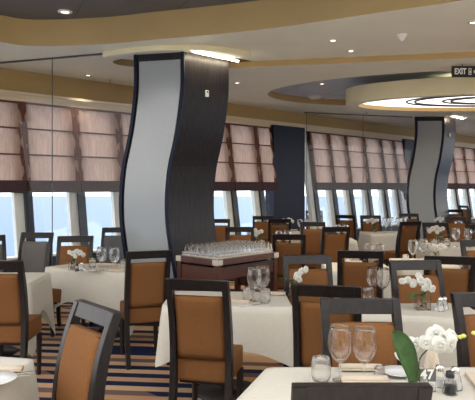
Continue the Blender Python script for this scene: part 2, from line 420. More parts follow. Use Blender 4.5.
# ================================================================ COLUMNS
WAVE = [(0, .04), (.28, -.03), (.55, -.085), (.83, -.14), (1.09, -.18), (1.3, -.2), (1.6, -.2), (1.945, -.165), (2.19, -.11), (2.46, -.055), (2.87, 0), (3.17, .013), (3.7, 0)]
WS = smoothpts([(a, b) for a, b in WAVE], 5)
WT = [(p[0], p[1]) for p in WS]
def column(corner, left, right, ztop, ptop, label):
    """four-sided column whose two broad faces wave sideways along the panel face"""
    c, l, r = Vector(corner), Vector(left), Vector(right); bk = l+r-c
    u = (c-l).normalized(); v = (r-c).normalized()
    base = (c+bk)/2
    t = thing('wavy_column', label, 'column', (base.x, base.y, 0), 0, 'wavy columns')
    zs = [ztop*k/44 for k in range(45)]
    def ring(pts, m, zs=zs):
        rows = []
        for z in zs:
            o = u*interp(WT, z)
            rows.append([m.verts.new((p.x+o.x-base.x, p.y+o.y-base.y, z)) for p in pts])
        n = len(pts)
        for A, D in zip(rows, rows[1:]):
            for k in range(n): m.faces.new((A[k], A[(k+1)%n], D[(k+1)%n], D[k]))
        m.faces.new(rows[0][::-1]); m.faces.new(rows[-1]); return m
    inset = .02
    nrm = Vector((u.y, -u.x))                      # out of the panel face, to the camera
    body = obj('body', ring([l, c, r, bk], B()), 'dark_wood', t)
    w = (c-l).length; e = .06
    # grey panel, raised on the face, with dark edge strips either side
    zp = [z for z in zs if z < ptop] + [ptop]
    pa, pb = l+u*e, c-u*(e-.01)
    obj('face_panel', ring([pa+nrm*.012, pb+nrm*.012, pb-nrm*.01, pa-nrm*.01], B(), zp), 'grey_face', t)
    obj('edge_strip', ring([l-u*.008+nrm*.03, pa+nrm*.03-u*.025, pa-nrm*.01-u*.025, l-u*.008-nrm*.01], B()), 'navy', t)
    obj('edge_strip', ring([pb+nrm*.03+u*.018, c+u*.006+nrm*.03, c+u*.006-nrm*.01, pb-nrm*.01+u*.018], B()), 'navy', t)
    return t, u, v, base
col1_c, col1_l, col1_r = (-.695, 7.464), (-1.356, 7.636), (-.131, 8.0)
col1, U1, V1, base1 = column(col1_c, col1_l, col1_r, ZC1+.10, 3.33, 'tall dark wavy column with grey panel face behind the glass trolley')
cc = Vector(at(443.4, 116.5, ZC2)); cl = cc + Vector((-.70, .03)); crr = cc + Vector((.50, .55))
col2, U2, V2, base2 = column(tuple(cc), tuple(cl), tuple(crr), ZC2-.005, 3.31, 'farther wavy column with grey panel under the round ceiling light')
# call plate on the side of each column
def plate(cc, V, d, z, w, label):
    o = U1*interp(WT, z); q = Vector(cc)+V*d+Vector((o.x, o.y)); nn = Vector((V.y, -V.x))
    t = thing('wall_sensor', label, 'wall plate', (q.x+nn.x*.012, q.y+nn.y*.012, z), math.atan2(V.y, V.x))
    obj('cover', bx((0, 0, 0), (w, .02, w*1.6)), 'white', t, bevel=.006)
    obj('lens', bx((0, -.012, .02), (w*.4, .008, w*.4)), 'black', t)
plate(col1_c, V1, .38, 2.93, .055, 'small white plate high on the near wavy column')
plate(tuple(cc), V2, .36, 3.0-.02, .055, 'small white plate high on the far wavy column')

# lens-shaped canopy above the near column with its light strip
def canopy(left, mid, right, back, label, z0, z1):
    a, m_, b, k = Vector(left), Vector(mid), Vector(right), Vector(back)
    def arc(p, q, r, n=18):
        out = []
        for i in range(n+1):
            t = i/n; out.append(p*((1-t)*(1-2*t)) + q*(4*t*(1-t)) + r*(t*(2*t-1)))
        return out
    front = arc(a, m_, b); rear = arc(b, k, a)[1:-1]
    pts = [(p.x, p.y) for p in front+rear]
    bm = B(); flat(bm, [pts], z0, 0); wallstrip(bm, pts, z0, z1, True, 1)
    return struct('ceiling_canopy', bm, ['ceiling', 'olive'])
canopy(at(102.5, 51.5, ZC1), at(178, 44, ZC1), at(250, 51, ZC1), (-.8, 8.05), '', ZC1-.075, ZC1-.002)
def light_strip(p, q, z, label):
    p, q = Vector(p), Vector(q); mid = (p+q)/2; d = q-p
    t = thing('light_strip', label, 'light', (mid.x, mid.y, z), math.atan2(d.y, d.x))
    obj('diffuser', bx((0, 0, -.012), (d.length, .02, .014)), 'led', t)
    obj('channel', bx((0, 0, -.0025), (d.length+.01, .03, .005)), 'white', t)
zs_ = ZC1-.076
light_strip(at(194, 50.6, zs_), at(238, 60.5, zs_), zs_, 'glowing light strip above the dark side of the near wavy column')
light_strip(at(453, 115.8, ZC2), at(463, 118.2, ZC2), ZC2-.002, 'glowing light strip above the side of the far wavy column')

# big oval drum light
DC = (4.2, 9.85); RXY = (2.33, 1.12); ROT = R(-6); ZB, ZTOP = 3.10, 3.37
t = thing('ring_chandelier', 'large oval drum ceiling light with glowing white inside', 'ceiling light', (DC[0], DC[1], ZB))
outer = ellipse(0, 0, *RXY, ROT, 80); inner = ellipse(0, 0, RXY[0]-.22, RXY[1]-.13, ROT, 80)
bm = B(); wallstrip(bm, outer, 0, ZTOP-ZB, True); flat(bm, [outer], ZTOP-ZB); obj('drum_side', bm, 'olive', t, smooth=False)
bm = B(); flat(bm, [outer, inner], 0); obj('rim', bm, 'ceiling', t)
bm = B(); wallstrip(bm, inner, 0, .07, True); obj('inner_lip', bm, 'gold', t)
bm = B(); flat(bm, [inner], .07); obj('light_panel', bm, 'drum_light', t)
for k in (.66, .60, .40, .34):
    e = ellipse(.25, 0, RXY[0]*k, RXY[1]*k, ROT, 60)
    bm = B(); tube(bm, [(x, y, .06) for x, y in e+e[:1]], .017, 6, False); obj('ring_trim', bm, 'steel_line', t)
for sx, sy in ((-1.2, .2), (1.2, -.2), (0, .6)):
    bm = B(); tube(bm, [(sx, sy, ZTOP-ZB), (sx, sy, ZC2+.12-ZB)], .02, 8); obj('hanger', bm, 'steel_line', t)

# ---------------------------------------------------------------- ceiling fittings
def downlight(px, py, z, label, r=.055, power=SPOT_W):
    x, y = at(px, py, z)
    t = thing('downlight', label, 'ceiling light', (x, y, z), 0, 'recessed ceiling downlights')
    obj('rim', lathe([(r*.62, -.012), (r, -.012), (r*1.05, -.004), (r*1.05, 0)], 20), 'white', t, smooth=True)
    obj('lens', lathe([(0, -.0065), (r*.62, -.0065), (r*.62, -.002)], 20), 'lamp', t)
    ld = bpy.data.lights.new('bulb', 'SPOT'); ld.energy = power; ld.color = WARM; ld.spot_size = R(95); ld.spot_blend = 1.0; ld.shadow_soft_size = .05
    lo = bpy.data.objects.new('bulb', ld); C.objects.link(lo); lo.parent = t; lo.location = (0, 0, -.03)
ZR = ZC1+.34
downlight(65, 11.5, ZR, 'lit downlight in the dark recessed ceiling at top left', .085, 30)
downlight(333, 40, ZC1, 'smaller downlight in cream ceiling, left of the pair above the ring light')
downlight(351, 50.5, ZC1, 'downlight in cream ceiling left of the smoke detector, lower of the pair')
downlight(473, 22, ZC1, 'downlight in cream ceiling at the far right edge')
downlight(88, 75, ZC1, 'downlight seen through the glass left of the near column', .055, 18)
downlight(237, 82.5, ZC2, 'downlight just right of the near column top')
downlight(267, 109, ZC2, 'downlight above the gold band near the window blinds')
downlight(300, 115, ZC2, 'downlight above the dark pier at end of the gold band')
downlight(322, 83.5, ZC2+.12, 'downlight inside the blue grey oval ceiling recess')
downlight(457, 75.3, ZC2+.12, 'downlight in the recess just below the exit sign', .06)
# room lamps out of the frame, behind the camera and to the sides, in the same ceiling
def sprinkler(px, py, z, label):
    x, y = at(px, py, z)
    t = thing('sprinkler', label, 'sprinkler', (x, y, z), 0)
    obj('escutcheon', lathe([(.035, 0), (.035, -.008), (.012, -.012)], 16), 'white', t)
    obj('head', lathe([(.012, -.012), (.012, -.07), (.028, -.072), (.028, -.078), (0, -.08)], 12), 'steel', t)
sprinkler(110, 79, ZC1, 'ceiling sprinkler head behind the glass left of the near column')
sprinkler(367, 112, ZC2, 'ceiling sprinkler head below the oval drum light')
x, y = at(402, 34.5, ZC1)
t = thing('smoke_detector', 'white cone shaped smoke detector on the cream ceiling', 'smoke detector', (x, y, ZC1))
obj('base_ring', lathe([(.06, 0), (.06, -.02), (.05, -.025)], 24), 'white', t, smooth=True)
obj('cone', lathe([(.05, -.025), (.042, -.045), (.02, -.07), (.010, -.08), (0, -.082)], 24), 'white', t, smooth=True)
x, y = at(315, 96.5, ZC2+.12)
t = thing('ceiling_speaker', 'round white dome fitting inside the blue grey oval recess', 'ceiling fitting', (x, y, ZC2+.12))
obj('dome', lathe([(.14, 0), (.135, -.02), (.09, -.05), (0, -.065)], 28), 'white', t, smooth=True)
x, y = at(333, 98.5, ZC2+.12)
t = thing('ceiling_vent', 'slim white slot vent in the blue grey oval recess', 'vent', (x, y, ZC2+.12))
obj('plate', bx((0, 0, -.008), (.32, .09, .014)), 'white', t); obj('slot', bx((0, 0, -.017), (.28, .02, .004)), 'black', t)

# ---------------------------------------------------------------- lettering
def text_bm(s, size, depth, bold=0):
    cu = bpy.data.curves.new('t', 'FONT'); cu.body = s; cu.size = size; cu.extrude = depth; cu.align_x = 'CENTER'; cu.align_y = 'CENTER'; cu.offset = bold
    o = bpy.data.objects.new('t', cu); C.objects.link(o); dg = bpy.context.evaluated_depsgraph_get()
    me = bpy.data.meshes.new_from_object(o.evaluated_get(dg)); bm = B(); bm.from_mesh(me)
    bpy.data.objects.remove(o); bpy.data.curves.remove(cu); bpy.data.meshes.remove(me)
    bm.transform(Matrix.Rotation(PI/2, 4, 'X')); return bm
YS = 8.2
def sx(px): return (px-237.5)/F*YS
def sz(py): return H-(py-HZ)/F*YS
t = thing('exit_sign', 'black exit sign with white letters hanging from the ceiling', 'sign', (sx(471), YS, sz(71.8)))
hh = sz(66.5)-sz(77.5); ww = sx(490.5)-sx(451.8)
obj('board', bx((0, 0, 0), (ww, .03, hh)), 'black', t, bevel=.006)
b_ = text_bm('EXIT', .115, .003, .003); b_.transform(Matrix.Scale(.70, 4, (1,0,0))); b_.transform(Matrix.Translation((-.158, -.018, 0))); obj('lettering', b_, 'sign_white', t)
m = B()                                    # door pictogram outline and arrow
for c_, s_ in (((-.022, -.018, .042), (.038, .006, .008)), ((-.022, -.018, -.042), (.038, .006, .008)), ((-.037, -.018, 0), (.008, .006, .09)), ((-.006, -.018, 0), (.008, .006, .09)), ((-.022, -.018, -.005), (.012, .006, .03))):
    box(m, c_, s_)
obj('pictogram', m, 'sign_white', t)
m = B(); box(m, (.085, -.018, 0), (.10, .006, .016))
for s_ in (-1, 1): box(m, (0, 0, 0), (.055, .006, .016), Matrix.Translation((.053, -.018, s_*.017)) @ Matrix.Rotation(-s_*R(40), 4, 'Y'))
obj('arrow', m, 'sign_white', t)
m = B(); tube(m, [(-.12, 0, hh/2), (-.12, 0, ZC2-sz(71.8))], .005, 6); tube(m, [(.12, 0, hh/2), (.12, 0, ZC2-sz(71.8))], .005, 6); obj('hanger', m, 'steel_line', t)

# ================================================================ CHAIRS
CH = 1.09
KC = (H-CH)/.64
POST = [(0, -.32), (.15, -.275), (.32, -.235), (.48, -.215), (.62, -.215), (.78, -.235), (.94, -.275), (CH, -.33)]
PS = [(p[0], p[1]) for p in smoothpts(POST, 3)]
def post_y(z): return interp(PS, z)
def sweep_post(x, w, d):
    m = B(); rows = []
    for k in range(len(PS)):
        z, y = PS[k]
        dd = d*(1.0 if z < .6 else 1-.25*(z-.6)/.46) if z > .45 else d*(.72+.28*z/.45)
        rows.append([m.verts.new((x+a*w/2, y+b*dd/2, z)) for a, b in ((-1,-1),(1,-1),(1,1),(-1,1))])
    for A, D in zip(rows, rows[1:]):
        for k in range(4): m.faces.new((A[k], A[(k+1)%4], D[(k+1)%4], D[k]))
    m.faces.new(rows[0][::-1]); m.faces.new(rows[-1]); return m
def pad_bm(w, th, z0, z1, off):
    m = B(); nx, nz = 10, 12; sides = []
    for sgn in (-1, 1):
        g = []
        for j in range(nz+1):
            z = z0+(z1-z0)*j/nz; row = []
            for i in range(nx+1):
                x = -w/2+w*i/nx
                ex = min(1, 4*min(i, nx-i)/nx + .35); ez = min(1, 5*min(j, nz-j)/nz + .35)
                row.append(m.verts.new((x, post_y(z)+off+sgn*th/2*math.sqrt(min(ex, 1))*math.sqrt(min(ez, 1)), z)))
            g.append(row)
        for j in range(nz):
            for i in range(nx): m.faces.new((g[j][i], g[j][i+1], g[j+1][i+1], g[j+1][i]))
        sides.append(g)
    a, b = sides
    def edge(g): return [g[0][i] for i in range(nx+1)] + [g[j][nx] for j in range(1, nz+1)] + [g[nz][i] for i in range(nx-1, -1, -1)] + [g[j][0] for j in range(nz-1, 0, -1)]
    ea, eb = edge(a), edge(b)
    for k in range(len(ea)): m.faces.new((ea[k], ea[(k+1)%len(ea)], eb[(k+1)%len(ea)], eb[k]))
    return m
def piping_bm(w, z0, z1, off):
    m = B(); pts = []
    for k in range(9): pts.append((-w/2, z0+(z1-z0)*k/8))
    for k in range(9): pts.append((w/2, z1-(z1-z0)*k/8))
    tube(m, [(x, post_y(z)+off, z) for x, z in pts], .003, 6); return m
PX = .191; PW = .043
def mesh_of(bm, name, m, smooth=False, bevel=0):
    if bevel:
        bmesh.ops.recalc_face_normals(bm, faces=bm.faces)
        es = [e for e in bm.edges if len(e.link_faces) == 2 and e.calc_face_angle(0) > .8]
        bmesh.ops.bevel(bm, geom=es, offset=bevel, segments=2, affect='EDGES', profile=.6)
    bmesh.ops.recalc_face_normals(bm, faces=bm.faces)
    me = bpy.data.meshes.new(name); bm.to_mesh(me); bm.free(); me.materials.append(M[m])
    if smooth:
        for p in me.polygons: p.use_smooth = True
    return me
def chair_meshes(fab):
    rail = B(); zt, zb = CH+.002, CH-.072
    v = []
    for z in (zb, zt):
        for x, dy in ((-PX-PW/2, -.021), (PX+PW/2, -.021), (PX+PW/2, .021), (-PX-PW/2, .021)): v.append(rail.verts.new((x, post_y(z)+dy, z)))
    for f in [(0,3,2,1),(4,5,6,7),(0,1,5,4),(1,2,6,5),(2,3,7,6),(3,0,4,7)]: rail.faces.new([v[i] for i in f])
    leg = lambda s: (lambda m: [tube(m, [(s*.172, .185, 0), (s*.172, .195, .38)], [.019, .026], 4)] and m)(B())
    seat = bx((0, .005, .463), (.385, .42, .155))
    apron = bx((0, .0, .382), (.33, .37, .03))
    return [('top_rail', mesh_of(rail, 'top_rail', 'frame_wood', bevel=.004)),
            ('back_post', mesh_of(sweep_post(-PX, PW, .072), 'back_post', 'frame_wood', bevel=.004)),
            ('back_post', mesh_of(sweep_post(PX, PW, .072), 'back_post', 'frame_wood', bevel=.004)),
            ('backrest', mesh_of(pad_bm(.335, .075, .545, .975, .010), 'backrest', fab, True)),
            ('backrest_piping', mesh_of(piping_bm(.332, .55, .973, .028), 'backrest_piping', 'piping', True)),
            ('seat', mesh_of(seat, 'seat', fab, bevel=.018)),
            ('seat_apron', mesh_of(apron, 'seat_apron', 'frame_wood')),
            ('front_leg', mesh_of(leg(-1), 'front_leg', 'frame_wood')),
            ('front_leg', mesh_of(leg(1), 'front_leg', 'frame_wood'))]
CM = {'fabric': chair_meshes('fabric'), 'glare_fabric': chair_meshes('glare_fabric')}
def chair(x, y, phi, label, fab='fabric', group='restaurant dining chairs'):
    """x, y: where the top rail stands; phi: facing, 0 = away from the camera, clockwise from above"""
    a = R(phi); x *= KC; y *= KC; ox, oy = x+.33*math.sin(a), y+.33*math.cos(a)
    t = thing('dining_chair', label, 'chair', (ox, oy, 0), -a, group)
    bk = None
    for n, me in CM[fab]:
        o = bpy.data.objects.new(n, me); C.objects.link(o); o.parent = t
        if n == 'backrest': bk = o
        if n == 'backrest_piping': o.parent = bk; pass
    return t
def chair_px(x0, x1, ytop, phi, label, **k):
    Y = .64*F/(ytop-HZ); return chair(((x0+x1)/2-237.5)/F*Y, Y, phi, label, **k)

# ================================================================ TABLES
TZ = .765
KT = (H-TZ)/.95
def table(poly, label, cloth_label, drop=.30, corner=.26, legs=True, seed=0):
    """poly: 4 corners counter-clockwise from above, nearest-left first"""
    P = [Vector(p)*KT for p in poly]; c = sum(P, Vector((0, 0)))/len(P)
    t = thing('dining_table', label, 'table', (c.x, c.y, 0), 0, 'restaurant tables')
    q = [((p-c)*.965) for p in P]
    m = B(); prism(m, [tuple(v) for v in q], TZ-.03, TZ-.001); obj('tabletop', m, 'frame_wood', t)
    obj('pedestal', lathe([(.05, .02), (.045, .1), (.045, TZ-.05), (.12, TZ-.032)], 20), 'frame_wood', t, smooth=True)
    obj('base', lathe([(0, .0), (.27, 0), (.27, .015), (.07, .035), (.05, .06), (0, .06)], 28), 'frame_wood', t, smooth=True)
    # cloth
    rnd = random.Random(seed)
    ring = []                                     # (point, outward, corner weight)
    n = len(P); rr = .05
    area = sum(P[i].x*P[(i+1)%n].y-P[(i+1)%n].x*P[i].y for i in range(n))
    if area < 0: P = P[::-1]
    for i in range(n):
        a, b, d = P[i-1], P[i], P[(i+1)%n]
        e0 = (b-a).normalized(); e1 = (d-b).normalized(); n0 = Vector((e0.y, -e0.x)); n1 = Vector((e1.y, -e1.x))
        p0, p1 = b-e0*rr, b+e1*rr
        for k in range(7):
            tt = k/6; p = p0*(1-tt)**2+b*2*tt*(1-tt)+p1*tt*tt; nn = (n0*(1-tt)+n1*tt).normalized()
            ring.append((p, nn, 1-abs(tt-.5)*.5))
        L = (d-b).length; K = max(8, int(L/.05))
        for k in range(1, K):
            s = k/K; p = p1.lerp(d-e1*rr, s); dist = min(s, 1-s)*(L-2*rr)
            ring.append((p, n1, max(0, .75-dist/.42)))
    m = B(); N = len(ring); rows = []
    zt = TZ+.004; ph = rnd.random()*6
    top = [m.verts.new((p.x-c.x, p.y-c.y, zt)) for p, _, _ in ring]
    ctr = m.verts.new((0, 0, zt)); inn = []
    for f in (.35, .7, .95):
        inn.append([m.verts.new(((p.x-c.x)*f, (p.y-c.y)*f, zt)) for p, _, _ in ring])
    for k in range(N): m.faces.new((ctr, inn[0][k], inn[0][(k+1)%N]))
    seq = inn+[top]
    for A, D in zip(seq, seq[1:]):
        for k in range(N): m.faces.new((A[k], D[k], D[(k+1)%N], A[(k+1)%N]))
    prev = top; KR = 8
    for j in range(1, KR+1):
        f = j/KR; row = []
        for k, (p, nn, w) in enumerate(ring):
            dr = drop + corner*(w**1.4 if w > 0 else 0)
            wav = (.012*math.sin(k*.55+ph)+.010*math.sin(k*.23+ph*2))*(f**1.2)*(1-.3*w)
            out = .008*min(1, f*4) + .012*f + wav + .05*w*w*f
            row.append(m.verts.new((p.x-c.x+nn.x*out, p.y-c.y+nn.y*out, zt-.006*min(1, f*6)-dr*f)))
        for k in range(N): m.faces.new((prev[k], row[k], row[(k+1)%N], prev[(k+1)%N]))
        prev = row
    cl = obj('tablecloth', m, 'linen', None, smooth=True); cl.location = (c.x, c.y, 0)
    tag(cl, cloth_label, 'tablecloth', 'white linen tablecloths')
    return t
ON = TZ+.0045

# ================================================================ TABLEWARE
WINE_B = [(0, .0815), (.006, .082), (.018, .088), (.040, .112), (.055, .145), (.0585, .175), (.056, .205), (.050, .240), (.0475, .256)]
WG = None
def glass_set():
    bowl = mesh_of(lathe(WINE_B + [(r_-.0016, z_) for r_, z_ in WINE_B[::-1][:-2]] + [(.006, .091), (0, .090)], 24), 'bowl', 'glass', True)
    stem = mesh_of(lathe([(.006, .006), (.0042, .03), (.0042, .07), (.0055, .0812), (0, .0813)], 12), 'stem', 'glass', True)
    foot = mesh_of(lathe([(0, 0), (.041, 0), (.040, .002), (.006, .0058), (0, .0059)], 24), 'foot', 'glass', True)
    return bowl, stem, foot
WG = glass_set()
def wine_glass(x, y, label, k=1.0, group='wine glasses set on the tables'):
    t = thing('wine_glass', label, 'glass', (x, y, ON), 0, group); t.scale = (k, k, k)
    for n, me in zip(('bowl', 'stem', 'foot'), WG):
        o = bpy.data.objects.new(n, me); C.objects.link(o); o.parent = t
TUM = mesh_of(lathe([(0, .002), (.032, .002), (.036, .008), (.044, .04), (.043, .075), (.037, .11), (.036, .111), (.041, .075), (.042, .042), (.034, .012), (0, .010)], 20), 'tumbler', 'glass', True)
def tumbler(x, y, label, k=1.0):
    o = bpy.data.objects.new('water_tumbler', TUM); C.objects.link(o); o.location = (x, y, ON); o.scale = (k, k, k)
    tag(o, label, 'glass', 'water tumblers set on the tables')
def napkin_roll(x, y, rz, label, L=.2, w=.05, h=.03):
    t = thing('folded_napkin', label, 'napkin', (x, y, ON), rz, 'beige napkins on the tables')
    m = B(); tube(m, [(-L/2, 0, h/2), (-L/4, .002, h/2), (L/4, -.001, h/2), (L/2, 0, h/2)], [h*.46, h*.5, h*.5, h*.46], 14)
    m.transform(Matrix.Scale(w/h, 4, (0, 1, 0))); obj('roll', m, 'napkin', t, smooth=True)
    m = B(); box(m, (0, -w*.42, h*.30), (L*.98, w*.35, h*.22)); obj('fold', m, 'napkin', t, bevel=.003)
def napkin_flat(x, y, rz, label, L=.24, w=.14):
    t = thing('folded_napkin', label, 'napkin', (x, y, ON), rz, 'beige napkins on the tables')
    obj('lower_fold', bx((0, 0, .006), (L, w, .012)), 'napkin', t, bevel=.004)
    obj('upper_fold', bx((-.004, .004, .016), (L*.97, w*.92, .008)), 'napkin', t, bevel=.003)
def plate_(x, y, r, label):
    o = obj('plate', lathe([(0, .003), (r*.55, .003), (r*.62, .006), (r, .020), (r, .023), (r*.6, .010), (0, .008)], 32), 'china', None, smooth=True)
    o.location = (x, y, ON); tag(o, label, 'plate', 'white plates'); return o
def knife(x, y, rz, z, label, kind='table_knife'):
    t = thing(kind, label, 'cutlery', (x, y, z), rz, 'steel cutlery')
    obj('blade', bx((.06, 0, .0025), (.11, .016, .002)), 'steel', t); obj('handle', bx((-.045, 0, .004), (.10, .012, .007)), 'steel', t, bevel=.002)
def shaker(x, y, label, k=1.0, cap='steel'):
    t = thing('condiment_shaker', label, 'shaker', (x, y, ON), 0, 'crystal shakers'); t.scale = (k, k, k)
    obj('body', lathe([(0, .001), (.026, .001), (.028, .01), (.022, .04), (.015, .058)], 8), 'crystal', t)
    obj('cap', lathe([(.015, .058), (.016, .064), (.013, .078), (0, .082)], 12), cap, t, smooth=True)
    obj('filling', lathe([(0, .004), (.018, .004), (.016, .03), (0, .032)], 10), 'black' if cap == 'black' else 'china', t)
PET = None
def flower_mesh():
    m = B()
    for k in range(5):
        a = 2*PI*k/5+PI/2; L = .045 if k in (1, 4) else .040; w = .030 if k in (1, 4) else .019
        n = 7; cols = []
        for i in range(n+1):
            t = i/n; r = L*t; ww = w*math.sin(PI*min(1, t*.94+.04))**.7; z = .012*math.sin(PI*t)-.012*t*t
            cols.append([m.verts.new((r*math.cos(a)-s*ww*math.sin(a), r*math.sin(a)+s*ww*math.cos(a), z+.004*(1-abs(s)) )) for s in (-1, -.5, 0, .5, 1)])
        for A, D in zip(cols, cols[1:]):
            for q in range(4): m.faces.new((A[q], A[q+1], D[q+1], D[q]))
    lathe([(0, .022), (.006, .018), (.008, .008), (.004, 0), (0, 0)], 8, m)
    return mesh_of(m, 'flower', 'petal', True)
FLW = flower_mesh()
def flower(parent, p, face, k=1.0, roll=0):
    o = bpy.data.objects.new('flower', FLW); C.objects.link(o); o.parent = parent; o.location = p
    q = Vector(face).to_track_quat('Z', 'Y') @ Matrix.Rotation(roll, 3, 'Z').to_quaternion()
    o.rotation_mode = 'QUATERNION'; o.rotation_quaternion = q; o.scale = (k*.8, k*.8, k*.8); return o
def leaf_bm(pts, w, up=(0, 0, 1)):
    m = B(); P = smoothpts(pts, 5); n = len(P); rows = []
    for i, p in enumerate(P):
        t = i/(n-1); d = (P[min(n-1, i+1)]-P[max(0, i-1)]).normalized(); side = d.cross(Vector(up)).normalized(); nr = side.cross(d)
        ww = w*max(.08, math.sin(PI*(t**1.45*.95+.02)))**.75
        rows.append([m.verts.new(p+side*ww*s+nr*(abs(s)**1.5)*w*.28) for s in (-1, -.5, 0, .5, 1)])
    for A, D in zip(rows, rows[1:]):
        for q in range(4): m.faces.new((A[q], A[q+1], D[q+1], D[q]))
    r = bmesh.ops.solidify(m, geom=m.faces[:], thickness=.0025); return m
def orchid(x, y, label, stem, flowers, leaves, vase=(.07, .11), buds=(), rz=0, k=1.0, round_=False):
    t = thing('potted_orchid', label, 'flower arrangement', (x, y, ON), rz, 'white orchids on the tables'); t.scale = (k, k, k)
    w, h = vase
    if round_: m = lathe([(0, .004), (w/2, .004), (w/2, h), (w/2-.004, h), (w/2-.004, .01), (0, .01)], 20)
    else:
        m = B(); prof = [(w/2, 0), (w/2, h), (w/2-.004, h), (w/2-.004, .008)]
        rows = [[m.verts.new((sx_*r, sy_*r, z)) for sx_, sy_ in ((-1,-1),(1,-1),(1,1),(-1,1))] for r, z in prof]
        for A, D in zip(rows, rows[1:]):
            for q in range(4): m.faces.new((A[q], A[(q+1)%4], D[(q+1)%4], D[q]))
        m.faces.new(rows[0][::-1]); m.faces.new(rows[-1])
    obj('vase', m, 'glass', t, smooth=round_)
    m = B(); rr = random.Random(3)
    for _ in range(22):
        bmesh.ops.create_icosphere(m, subdivisions=1, radius=rr.uniform(.006, .010), matrix=Matrix.Translation((rr.uniform(-1, 1)*(w/2-.014), rr.uniform(-1, 1)*(w/2-.014), .016+rr.random()*h*.22)))
    pb = obj('pebbles', m, 'pebble', t); pb['kind'] = 'stuff'
    sp = smoothpts(stem, 6); m = B(); tube(m, sp, .0032, 6); obj('stem', m, 'stem', t, smooth=True)
    for pts, lw, *up in leaves: obj('leaf', leaf_bm(pts, lw, *up), 'leaf', t, smooth=True)
    for i, (p, f, kk) in enumerate(flowers): flower(t, p, f, kk, i*.6)
    for p in buds:
        m = B(); bmesh.ops.create_uvsphere(m, u_segments=10, v_segments=8, radius=.009); o = obj('bud', m, 'bud', t, smooth=True); o.location = p; o.scale = (1.3, 1, 1)
    return t
def small_orchid(x, y, label, lean=1, k=1.0, big=True):
    s = lean
    st = [(0, 0, .02), (-.01*s, 0, .10), (.02*s, 0, .17), (.08*s, -.01, .20), (.14*s, -.01, .19)]
    fl = [((.015*s, -.025, .185), (.1*s, -1, .2), 1.0), ((.055*s, -.03, .205), (.3*s, -1, .1), 1.0), ((.095*s, -.03, .195), (.2*s, -1, .3), .95),
          ((.13*s, -.025, .17), (.4*s, -1, 0), .85), ((.04*s, -.03, .155), (-.2*s, -1, 0), .8), ((-.03*s, -.02, .20), (-.4*s, -1, .2), .85)]
    lv = [([(0, 0, .06), (-.02*s, -.02, .10), (-.06*s, -.04, .125), (-.11*s, -.05, .11)], .022), ([(0, 0, .06), (.02*s, -.02, .11), (.03*s, -.05, .13)], .02)]
    return orchid(x, y, label, st, fl, lv, k=k)

# ================================================================ LAYOUT
# --- tables
table([(-.16, 2.12), (2.05, 2.12), (2.0, 3.03), (.155, 3.03)], 'nearest dining table, carrying the 47 sign', 'white cloth on the nearest table with the 47 sign', seed=1)
table([(-.60, 4.58), (.43, 4.52), (.42, 5.16), (-.58, 5.24)], 'dining table in front of the glass trolley', 'white cloth on the table in front of the glass trolley', drop=.34, corner=.12, seed=2)
table([(.72, 4.34), (1.78, 4.10), (1.82, 4.66), (.84, 4.96)], 'dining table just behind the 47 table, with the square orchid vase', 'white cloth on the table just behind the 47 table', drop=.36, corner=.1, seed=3)
table([(-2.26, 6.76), (-1.18, 6.28), (-.86, 6.92), (-1.95, 7.20)], 'dining table left of the near wavy column', 'white cloth with hanging points on table left of the near column', drop=.36, corner=.30, seed=4)
table([(-3.1, 5.60), (-2.02, 5.62), (-2.04, 6.35), (-3.1, 6.35)], 'dining table cut off by left edge behind the brown chair', 'white cloth with long hanging corner at left edge', drop=.32, corner=.36, seed=5)
table([(-2.35, 2.35), (-1.22, 2.25), (-1.10, 3.17), (-2.2, 3.42)], 'dining table in the bottom left corner', 'white cloth on the bottom left corner table', drop=.34, corner=.2, seed=6)
table([(1.0, 6.42), (1.74, 6.36), (1.78, 7.1), (1.04, 7.2)], 'dining table beyond the tan chair in the middle', 'white cloth on the table beyond the tan middle chair', seed=7)
table([(1.95, 6.8), (2.62, 6.78), (2.62, 7.55), (1.98, 7.6)], 'dining table right of centre, with an orchid and two glasses', 'white cloth on the table right of centre behind two brown chairs', seed=8)
table([(3.0, 9.0), (3.95, 9.0), (3.98, 9.78), (3.03, 9.8)], 'dining table in front of the far wavy column', 'white cloth on the table before the far wavy column', seed=9)
table([(1.2, 9.95), (2.05, 9.9), (2.08, 10.62), (1.22, 10.66)], 'dining table beyond the tall dark brown chair', 'white cloth on the table beyond the tall dark brown chair', seed=10)
table([(2.66, 11.5), (3.48, 11.45), (3.45, 12.15), (2.56, 12.2)], 'dining table near the right hand windows, orchid on its corner', 'white cloth with bluish side near the right hand windows', drop=.42, corner=.15, seed=11)
table([(.15, 8.55), (.85, 8.5), (.88, 9.2), (.17, 9.25)], 'dining table behind the trolley', 'white cloth on the table behind the trolley', seed=12)
table([(.75, 11.6), (1.45, 11.5), (1.5, 12.2), (.8, 12.25)], 'dining table before the dark pier', 'white cloth on the table before the dark pier', seed=13)
table([(4.15, 11.9), (4.9, 11.9), (4.9, 12.6), (4.15, 12.6)], 'dining table beside the far wavy column', 'white cloth on the table beside the far wavy column', seed=14)

